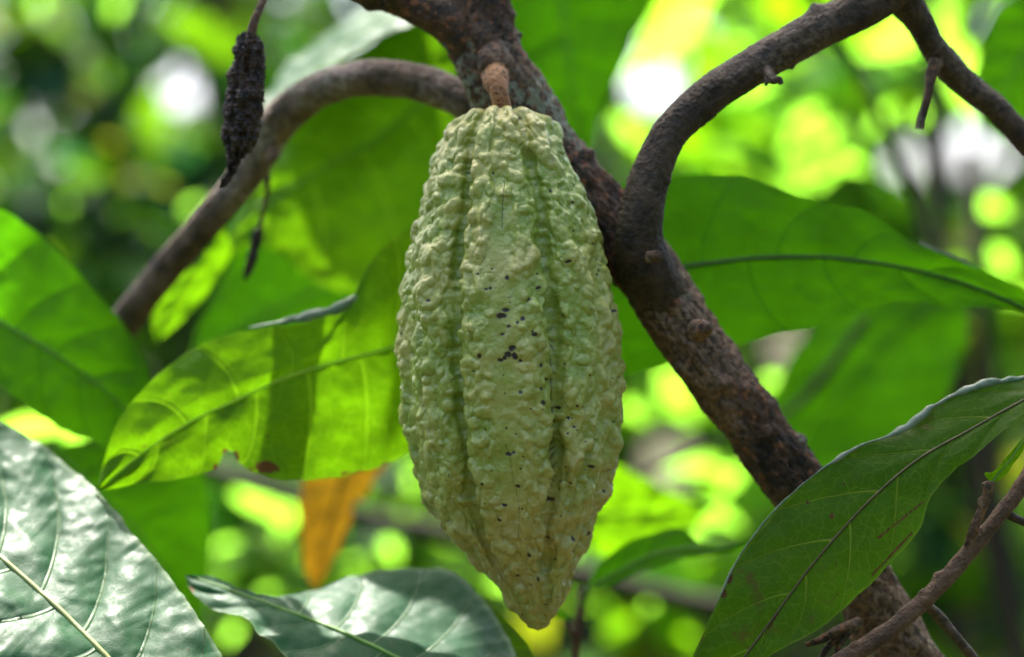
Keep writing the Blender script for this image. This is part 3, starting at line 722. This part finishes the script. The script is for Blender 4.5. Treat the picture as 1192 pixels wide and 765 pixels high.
L16 = leaf('dark green blurred leaf at the upper right edge',
     [(1260, -20, .3), (1225, 20, .3), (1195, 60, .3), (1170, 100, .3), (1145, 150, .3)],
     [(1260, -20, .3), (1185, -10, .3), (1150, 40, .3), (1133, 100, .3), (1145, 150, .3)],
     [(1260, -20, .3), (1265, 80, .3), (1245, 150, .3), (1195, 175, .3), (1145, 150, .3)],
     M['under'], M['rib_green'], N=6, slope=.14, quilt=.002, wave=.002, seed=18)

# ------------------------------------------------------------------ lower right twig (another shoot, in front)
tw = thing('leafless_twig', P(1000, 765, -.03), 'smooth brown twig with short side shoots crossing the lower right corner', 'twig')
twig([(1230, 510, -.02, 9), (1192, 562, -.022, 9), (1160, 605, -.024, 9), (1130, 640, -.026, 9), (1095, 680, -.028, 9.5), (1050, 722, -.030, 10), (1000, 757, -.032, 10), (950, 790, -.034, 11), (880, 850, -.035, 12)], None, 31, tw, 'stem', n=200, seg=32, amp=.0006, knots=8)
twig([(1127, 640, -.027, 6.5), (1134, 615, -.030, 6), (1144, 590, -.032, 5), (1153, 566, -.034, 4.8), (1154, 561, -.034, 4.2)], M['bark'], 32, tw, 'side_shoot', knots=2)
twig([(1165, 592, -.022, 5), (1180, 602, -.020, 5), (1200, 610, -.018, 4.5), (1230, 618, -.015, 4)], M['bark_dim'], 33, tw, 'side_shoot')
twig([(1075, 702, -.028, 6), (1090, 715, -.02, 6.5), (1112, 740, -.018, 6), (1135, 768, -.015, 5.5), (1160, 800, -.01, 5)], M['bark_dim'], 34, tw, 'side_shoot')
bud = leaf('tiny fresh green leaf sprouting on the brown side shoot at lower right',
     [(1153, 563, -.034), (1160, 554, -.034), (1172, 540, -.034), (1185, 522, -.033), (1200, 500, -.032)],
     [(1153, 563, -.034), (1146, 551, -.036), (1158, 548, -.036), (1180, 522, -.034), (1200, 500, -.032)],
     [(1153, 563, -.034), (1168, 556, -.032), (1180, 540, -.032), (1190, 526, -.031), (1200, 500, -.032)],
     M['under_glow'], M['rib_green'], N=5, slope=.1, n=50, m=8, quilt=.0004, wave=.0003, rib_r=(1.6, 1), seed=19)

# seedling stem below the pod
sd = thing('seedling', (*P(670, 800, .12)[:2], 0), 'slender brown seedling stem with one small leaf just right of the pod tip', 'seedling')
tubemesh('stem', [[P(670, 800, .12)[0]+.02, .14, -.02, .004], [P(670, 800, .12)[0], .13, .6, .003]]+pxpath([(670, 860, .12, 4.5), (671, 765, .112, 4.5), (675, 715, .11, 4), (677, 685, .11, 3.5)]), M['twig'], sd, seg=14, n=140, amp=.0003, freq=400)
tubemesh('leaf_stalk', pxpath([(671, 752, .112, 3), (664, 735, .11, 2.5), (655, 722, .11, 2)]), M['twig'], sd, seg=10, n=20)
ln = crom([P(664, 722, .11), P(655, 716, .112), P(645, 713, .114), P(634, 716, .116)], 14)
Vv = np.stack([ln+np.array([0, -.002, 1])*K*6*np.sin(np.linspace(0, np.pi, 14))[:, None]*f for f in (-1, -.5, 0, .5, 1)], 1)
mesh('leaf', Vv, grid_faces(14, 5), M['under'], sd, attrs={'vs': np.full(70, .3), 'va': np.full(70, .4), 'burn': np.zeros(70)})

# ------------------------------------------------------------------ background: leaf clouds
far = {'mature': simple_leaf('foliage_mature', (.045, .14, .012), (.25, .60, .006), tf=.5),
       'lime': simple_leaf('foliage_lime', (.12, .26, .02), (.34, .80, .05), tf=.65, var=.8),
       'dark': simple_leaf('foliage_deep', (.02, .065, .018), (.04, .16, .01), rough=.5, tf=.3),
       'olive': simple_leaf('foliage_olive', (.10, .13, .012), (.34, .42, .01), tf=.5),
       'bluish': simple_leaf('foliage_bluish', (.03, .10, .055), (.05, .22, .05), rough=.5, tf=.3)}
MAT = list(far.values()); MI = {k: i for i, k in enumerate(far)}
GAPS = [(212, 97, 17), (752, 96, 22), (1152, 180, 19), (1100, 162, 8), (1056, 190, 9), (912, 412, 20), (770, 545, 26)]
def proj(c):
    s_ = K*(D+c[:, 1])/D
    return c[:, 0]/s_+596, 382.5-(c[:, 2]-Z0)/s_

T_t = np.linspace(0, 1, 6); T_w = np.array([.05, .75, 1, .85, .45, .02])*.5
def leaf_batch(cen, size, nrm, tip, rs):
    """many leaves: centre, length, normal, tip direction -> V,F"""
    cen = np.asarray(cen); n = len(cen)
    nrm = nrm/np.linalg.norm(nrm, axis=1)[:, None]
    tip = tip-nrm*np.sum(tip*nrm, 1)[:, None]; tip /= np.linalg.norm(tip, axis=1)[:, None]+1e-9
    side = np.cross(nrm, tip)
    V = np.zeros((n, 6, 3, 3)); asp = rs.uniform(.32, .46, n)
    bend = rs.uniform(.05, .25, n)
    for i in range(6):
        for j, v in enumerate((-1, 0, 1)):
            V[:, i, j] = cen+size[:, None]*((T_t[i]-.5)*tip+side*(v*T_w[i]*asp*1.0)[:, None]*1.0 - nrm*((T_t[i]-.4)**2*bend*1.6)[:, None]+nrm*(abs(v)*T_w[i]*.12))
    base = grid_faces(6, 3)
    F = (np.arange(n)[:, None, None]*18+base[None]).reshape(-1, 4)
    return V.reshape(-1, 3), F

def rand_dirs(n, rs, bias, spread):
    d = rs.normal(size=(n, 3))*spread+np.array(bias); return d

def foliage(par, cen, size, kinds, rs, bias=(0, -.1, 1), spread=.6, normals=None, name='foliage', gaps=True):
    cen = np.asarray(cen); size = np.asarray(size); kinds = np.asarray(kinds)
    if gaps:
        x, y = proj(cen); s_ = K*(D+cen[:, 1])/D
        keep = np.ones(len(cen), bool)
        for gx_, gy_, gr in GAPS: keep &= np.hypot(x-gx_, y-gy_) > gr*.85+size*.36/s_
        cen, size, kinds = cen[keep], size[keep], kinds[keep]
        if normals is not None: normals = normals[keep]
    n = len(cen)
    nr = rand_dirs(n, rs, bias, spread) if normals is None else normals
    tip = rand_dirs(n, rs, (0, 0, -.5), .8)
    V, F = leaf_batch(cen, size, nr, tip, rs)
    return mesh(name, V, F, MAT, par, mi=np.repeat(kinds, 10))

def shrub(name, label, cat, base, stems, clumps, seed, group=None, spots=()):
    """clumps: (px,py,depth,radius px, count, leaf m, kind weights); spots: (px,py,depth,size px,kind)"""
    rs = np.random.default_rng(seed)
    t = thing(name, base, label, cat, group)
    cen, sz, kd = [], [], []
    for (px, py, y, rp, cnt, ls, wts) in clumps:
        c = P(px, py, y); rad = rp*K*(D+y)/D
        d = rs.normal(size=(cnt, 3)); d /= np.linalg.norm(d, axis=1)[:, None]; d *= rad*rs.random((cnt, 1))**(1/2.2)
        d[:, 1] *= .6
        cen.append(c+d); sz.append(rs.uniform(.7, 1.25, cnt)*ls)
        ks = list(wts); pr = np.array([wts[k] for k in ks], float); pr /= pr.sum()
        kd.append(rs.choice([MI[k] for k in ks], cnt, p=pr))
        stems = list(stems)+[[(*base[:2], base[2], .012), (*(np.array(base)*.35+c*.65+np.array([0, 0, -rad*.5])), .007), (*c, .003)]]
    foliage(t, np.vstack(cen), np.concatenate(sz), np.concatenate(kd), rs)
    if spots:
        c = np.array([P(a, b, y) for a, b, y, q, k in spots]); q_ = np.array([q*K*(D+y)/D for a, b, y, q, k in spots])
        k_ = np.array([MI[k] for *_, k in spots])
        nn = rand_dirs(len(c), rs, (-.1, .75, .6), .12)
        foliage(t, c, q_, k_, rs, normals=nn, name='young_leaves', gaps=False)
    for i, st in enumerate(stems):
        st = [list(map(float, q)) for q in st]
        tubemesh('stem', st, M['far_bark'], t, seg=8, n=24)
    return t

def far_tree(label, x, y, h, rad, seed, wts, cnt=3800, ls=.16, trunk_r=.09, group='trees in the shaded grove behind', name='forest_tree'):
    rs = np.random.default_rng(seed)
    t = thing(name, (x, y, 0), label, 'tree', group)
    tubemesh('trunk', [[x, y, -.1, trunk_r*1.3], [x+.05, y, h*.3, trunk_r], [x-.05, y+.1, h*.6, trunk_r*.7], [x+.1, y, h, trunk_r*.3]], M['far_bark'], t, seg=14, n=40, amp=.01, freq=20)
    cl = []
    for k in range(18):
        a = rs.uniform(0, 2*np.pi); q = rs.uniform(.25, .8)*rad; cz = rs.uniform(.22, 1.0)*h
        c = np.array([x+math.cos(a)*q, y+math.sin(a)*q*.7, cz]); cl.append(c)
        tubemesh('limb', [[x, y, cz*.75, trunk_r*.4], [*(np.array([x, y, cz*.85])*.5+c*.5), trunk_r*.25], [*c, .01]], M['far_bark'], t, seg=7, n=12)
    cl = np.array(cl); idx = rs.integers(0, len(cl), cnt)
    d = rs.normal(size=(cnt, 3)); d /= np.linalg.norm(d, axis=1)[:, None]; d *= rad*.42*rs.random((cnt, 1))**.5
    cen = cl[idx]+d; cen[:, 2] = np.maximum(cen[:, 2], .15)
    ks = list(wts); pr = np.array([wts[k] for k in ks], float); pr /= pr.sum()
    # a whole clump tends to one kind of leaf
    ck = rs.choice([MI[k] for k in ks], len(cl), p=pr); kd = np.where(rs.random(cnt) < .6, ck[idx], rs.choice([MI[k] for k in ks], cnt, p=pr))
    foliage(t, cen, rs.uniform(.7, 1.3, cnt)*ls, kd, rs, name='crown')
    return t

far_tree('tall dark forest tree at the far left with deep bluish leaves', -2.6, 6.2, 4.6, 1.5, 101, {'dark': 3, 'bluish': 4, 'mature': 3, 'olive': 1})
far_tree('shaded forest tree behind the hanging dried pod', -1.1, 6.8, 4.4, 1.4, 102, {'dark': 2, 'bluish': 2, 'mature': 4, 'olive': 1})
far_tree('green forest tree straight behind the pod', .3, 7.2, 4.6, 1.5, 103, {'mature': 4, 'lime': 1, 'dark': 1})
far_tree('light green forest tree behind the forked branch', 1.6, 6.6, 4.4, 1.4, 104, {'mature': 4, 'lime': 3, 'dark': 1})
far_tree('light green forest tree at the far right', 2.9, 6.3, 4.6, 1.5, 105, {'mature': 4, 'lime': 3, 'dark': 1})
far_tree('tall background tree deep in the grove, left of centre', -2.2, 9.5, 5.6, 1.9, 106, {'dark': 3, 'mature': 3, 'bluish': 1}, ls=.2)
far_tree('tall background tree deep in the grove, behind the trunk', .6, 10.2, 5.8, 2.0, 107, {'mature': 4, 'dark': 2}, ls=.2)
far_tree('tall background tree deep in the grove, right side', 3.4, 9.8, 5.6, 2.0, 108, {'mature': 4, 'lime': 1, 'dark': 2}, ls=.2)

far_tree('broad dark unseen tree added behind the camera, left', -1.5, -2.8, 3.0, 1.5, 111, {'dark': 3, 'mature': 2}, cnt=3800, ls=.26)  # four unseen trees added to cut side light, so it falls from above
far_tree('broad dark unseen tree added behind the camera, right', 1.4, -3.0, 3.4, 1.5, 112, {'dark': 3, 'mature': 2}, cnt=3800, ls=.26)
far_tree('dark unseen tree added on the right hand', 2.6, .0, 4.4, 1.5, 113, {'dark': 3, 'mature': 2}, cnt=3000, ls=.26)
far_tree('dark unseen tree added on the left hand', -2.9, .1, 4.0, 1.4, 114, {'dark': 3, 'mature': 2}, cnt=3000, ls=.26)
rs = np.random.default_rng(300)
n_ = 16000
cen = np.stack([rs.uniform(-11, 11, n_), rs.uniform(12.5, 16, n_), rs.uniform(0, 6.5, n_)**1.0], 1)
cen = cen[cen[:, 2] < 4.6+1.4*np.sin(cen[:, 0]*1.3)+rs.normal(size=n_)*.3]
wood = foliage(None, cen, rs.uniform(.3, .5, len(cen)), rs.choice([0, 0, 0, 2, 1, 1], len(cen)), rs, name='distant_wood')
tag(wood, 'far-off mass of dark green woodland foliage closing the view', 'woodland', kind='stuff')
rs = np.random.default_rng(301)
n_ = 5000
cen = np.stack([rs.uniform(-7, 7, n_), rs.uniform(7.5, 11, n_), rs.random(n_)**1.6*1.9], 1)
under = foliage(None, cen, rs.uniform(.16, .3, n_), rs.choice([0, 0, 2, 1, 1], n_), rs, name='undergrowth')
tag(under, 'low tangled undergrowth on the floor of the grove', 'undergrowth', kind='stuff')

G = 'leafy undergrowth out of focus behind the pod'
shrub('cacao_sapling', 'dark leafy sapling at upper left with scattered yellowish leaves', 'shrub', (-.9, 2.4, 0), [],
      [(60, 60, 2.2, 150, 90, .13, {'dark': 5, 'bluish': 3, 'olive': 1, 'mature': 1}), (120, 240, 2.4, 160, 90, .13, {'dark': 6, 'bluish': 2, 'mature': 1}), (260, 150, 2.3, 130, 60, .13, {'mature': 2, 'dark': 4, 'bluish': 2}), (40, 420, 2.2, 150, 50, .13, {'mature': 3, 'dark': 2})],
      201, G, spots=[(45, 5, 2.0, 26, 'lime'), (135, 8, 2.0, 34, 'lime'), (128, 165, 1.9, 22, 'olive'), (148, 208, 1.9, 22, 'olive'), (78, 240, 1.9, 22, 'lime'), (140, 250, 2.0, 22, 'lime'), (10, 180, 2.0, 20, 'olive'), (225, 240, 1.8, 30, 'lime'), (190, 215, 1.9, 24, 'olive'), (15, 375, 1.2, 22, 'lime'), (100, 110, 2.0, 24, 'olive'), (170, 170, 2.0, 22, 'mature')])
shrub('cacao_sapling', 'sapling low at left with bright lime leaves around the orange leaf', 'shrub', (-.45, 1.6, 0), [],
      [(300, 640, 1.5, 150, 60, .11, {'mature': 4, 'dark': 2, 'lime': 1}), (480, 600, 1.7, 150, 60, .11, {'mature': 4, 'dark': 1, 'lime': 1}), (120, 700, 1.6, 150, 40, .12, {'mature': 3})],
      202, G, spots=[(300, 585, 1.2, 75, 'lime'), (330, 605, 1.2, 60, 'lime'), (262, 635, 1.2, 34, 'lime'), (455, 640, 1.2, 46, 'lime'), (270, 738, 1.2, 36, 'lime'), (410, 655, 1.3, 26, 'lime'), (40, 500, .6, 110, 'lime'), (85, 525, .6, 70, 'lime'), (480, 560, 1.2, 30, 'lime'), (310, 690, 1.2, 26, 'lime'), (590, 680, 1.3, 50, 'lime')])
shrub('cacao_sapling', 'sunlit yellow-green sapling at upper right behind the forked branch', 'shrub', (.75, 1.9, 0), [],
      [(820, 120, 2.0, 150, 45, .12, {'mature': 3, 'lime': 3}), (980, 120, 1.9, 170, 60, .12, {'mature': 3, 'lime': 3}), (1130, 100, 2.0, 170, 60, .12, {'mature': 3, 'lime': 3, 'dark': 1}), (1060, 260, 1.9, 130, 40, .12, {'dark': 3, 'mature': 2})],
      203, G, spots=[(790, 30, 1.5, 150, 'lime'), (770, 60, 1.6, 110, 'lime'), (1100, 60, 1.5, 140, 'lime'), (1050, 50, 1.5, 110, 'lime'), (1130, 110, 1.6, 80, 'lime'), (935, 140, 1.4, 52, 'lime'), (960, 155, 1.4, 50, 'lime'), (985, 190, 1.4, 60, 'lime'), (925, 165, 1.4, 44, 'lime'), (850, 172, 1.4, 46, 'lime'), (870, 105, 1.4, 70, 'lime'), (1025, 140, 1.4, 50, 'lime'), (1165, 300, 1.3, 60, 'lime'), (1150, 240, 1.3, 55, 'lime'), (1185, 345, 1.3, 40, 'lime'), (730, 150, 1.5, 50, 'lime'), (960, 205, 1.4, 40, 'lime'), (1080, 130, 1.4, 40, 'lime'), (1180, 20, 1.4, 40, 'lime'), (880, 150, 1.5, 60, 'mature')])
shrub('cacao_sapling', 'leafy sapling at lower right with a mix of lime and dark leaves', 'shrub', (.35, 1.7, 0), [],
      [(860, 560, 1.7, 160, 55, .12, {'mature': 3, 'lime': 3}), (760, 700, 1.7, 150, 45, .12, {'mature': 3, 'lime': 1, 'olive': 1}), (1120, 640, 1.6, 170, 70, .12, {'mature': 3, 'dark': 3, 'olive': 1}), (1130, 420, 1.7, 150, 55, .12, {'mature': 3, 'olive': 2, 'dark': 1}), (930, 440, 1.8, 130, 30, .12, {'mature': 3, 'lime': 1})],
      204, G, spots=[(810, 545, 1.2, 75, 'lime'), (835, 600, 1.2, 70, 'lime'), (800, 620, 1.2, 60, 'lime'), (850, 560, 1.2, 50, 'lime'), (905, 445, 1.2, 40, 'lime'), (740, 480, 1.3, 40, 'lime'), (860, 460, 1.3, 40, 'lime'), (720, 730, 1.3, 46, 'mature'), (800, 740, 1.3, 30, 'mature'), (760, 700, 1.35, 34, 'lime')])
# thin, blurred stems on the right and the dark bough under the pod
for (lab, rws) in (('blurred brown upright stem at the right, left one of a pair', [(1060, -900, .9, 9), (1090, 200, .85, 9), (1105, 380, .8, 10), (1125, 480, .8, 10), (1150, 620, .8, 10), (1185, 760, .8, 11), (1230, 1000, .8, 12)]),
                   ('blurred brown upright stem at the right edge, right one of a pair', [(1130, 180, .95, 8), (1140, 330, .9, 9), (1150, 430, .9, 9), (1160, 560, .9, 9), (1175, 680, .9, 10), (1190, 780, .9, 10), (1200, 1000, .9, 10)]),
                   ('thin dark drooping twig seen through the fork at upper right', [(930, -30, .5, 6), (965, 30, .5, 6), (1000, 85, .5, 6), (1030, 150, .5, 6), (1060, 220, .5, 5), (1075, 280, .5, 5)]),
                   ('dark blurred bough running low behind the pod', [(150, 520, .75, 10), (300, 565, .75, 11), (420, 600, .75, 11), (540, 628, .75, 11), (660, 665, .75, 12), (760, 690, .75, 12), (900, 720, .75, 12)]),
                   ('thin green-brown shoot slanting up right of the pod', [(660, 600, .4, 4), (720, 565, .4, 4), (780, 535, .4, 4), (850, 505, .4, 4), (930, 470, .4, 4), (1010, 370, .4, 5)])):
    t = thing('background_branch', P(*rws[0][:3]), lab, 'branch')
    tubemesh('stem', pxpath(rws), M['far_bark'], t, seg=14, n=80, amp=.001, freq=120, seed=5)

# ------------------------------------------------------------------ unseen crown leaves, added above the frame along the sun's line to shade pod and branches
LIT = [(P(x, y, z), r) for x, y, z, r in [(368, 500, .038, .021), (415, 440, .044, .010), (395, 535, .038, .012), (335, 515, .036, .010), (310, 480, .036, .006), (385, 530, .038, .007), (330, 400, .045, .005), (250, 415, .040, .007), (215, 450, .040, .006), (185, 470, .036, .006), (150, 510, .034, .006), (290, 430, .04, .004), (345, 430, .04, .004),
       (60, 630, .02, .013), (100, 640, .01, .012), (30, 700, -.02, .010), (140, 690, .0, .012), (70, 580, .03, .01), (60, 500, .6, .05), (300, 595, 1.2, .07), (455, 640, 1.2, .05), (820, 580, 1.2, .08), (790, 40, 1.5, .1), (1100, 70, 1.5, .1), (955, 160, 1.4, .09),
       (380, 100, .24, .02), (500, 690, .05, .01), (735, 600, .34, .03), (230, 330, .19, .02)]]
rs = np.random.default_rng(77)
cen = []; sz = []
for x_, y_, z_ in [(60, 300, .15), (100, 380, .15), (20, 400, .15), (130, 440, .15), (60, 340, .15), (480, 140, .24), (420, 200, .24), (360, 260, .22), (480, 260, .22), (300, 300, .33), (420, 380, .33), (340, 340, .33), (1000, 420, .42), (950, 500, .42), (1060, 460, .42), (1000, 520, .42), (640, 0, .3), (660, 80, .3), (690, 40, .3), (620, 130, .3), (180, 620, .2), (220, 560, .2), (280, 450, .04), (240, 500, .035), (1180, 60, .3), (1200, 120, .3), (540, 330, .05)]:
    for k in range(5):
        cen.append(P(x_, y_, z_)+SUN*rs.uniform(.35, .8)+rs.normal(size=3)*.02); sz.append(rs.uniform(.14, .22))
targets = [(582, 150), (560, 200), (620, 200), (540, 280), (600, 280), (660, 280), (500, 350), (590, 360), (690, 360), (590, 450), (640, 450), (540, 120), (570, 60), (700, 250), (780, 360), (850, 460), (900, 540), (1000, 600), (1050, 560), (950, 660), (1100, 520), (1000, 740),
           (860, 280), (960, 300), (800, 360), (900, 350), (1050, 300), (750, 250), (820, 110), (920, 50), (1090, 80), (450, 90), (380, 110), (480, 10), (270, 100), (290, 140), (640, 60), (680, 100), (660, 120), (1150, 470), (240, 620), (200, 590), (540, 720), (590, 740), (470, 300), (450, 330), (510, 100), (620, 120)]
for (a_, b_) in targets:
    for k in range(10):
        p = P(a_, b_, rs.uniform(-.03, .06)); tt_ = rs.uniform(.5, 1.2)
        cen.append(p+SUN*tt_+rs.normal(size=3)*.012); sz.append(rs.uniform(.07, .13))
cen = np.array(cen); sz = np.array(sz)
keep = np.ones(len(cen), bool)
for p, r in LIT:
    d = cen-p; al = d@SUN; perp = np.linalg.norm(d-al[:, None]*SUN, axis=1)
    keep &= ~((al > 0)&(perp < r+sz*.40))
for x_, y_ in [(10, 280), (50, 310), (90, 350), (130, 400), (20, 330), (60, 380), (100, 420), (20, 400), (60, 440), (0, 430), (130, 450), (30, 260)]:
    for k in range(7):
        cen = np.vstack([cen, P(x_, y_, .10)+SUN*rs.uniform(.4, 1.0)+rs.normal(size=3)*.012]); sz = np.append(sz, rs.uniform(.08, .13)); keep = np.append(keep, True)
for p, r in LIT[:17]:
    d = cen-p; al = d@SUN; perp = np.linalg.norm(d-al[:, None]*SUN, axis=1)
    keep &= ~((al > 0)&(perp < r+sz*.40))
x, y = proj(cen); keep &= (y+sz*.5/(K*(D+cen[:, 1])/D) < -4)
cen, sz = cen[keep], sz[keep]
nr = rand_dirs(len(cen), rs, SUN*1.0+np.array([0, -.25, .2]), .25)
V, F = leaf_batch(cen, sz, nr, rand_dirs(len(cen), rs, (0, 0, -.4), .8), rs)
mesh('crown', V, F, [far['mature'], far['dark']], tree, mi=np.repeat(rs.integers(0, 2, len(cen)), 10))  # added sun-blocking leaves, kept out of view
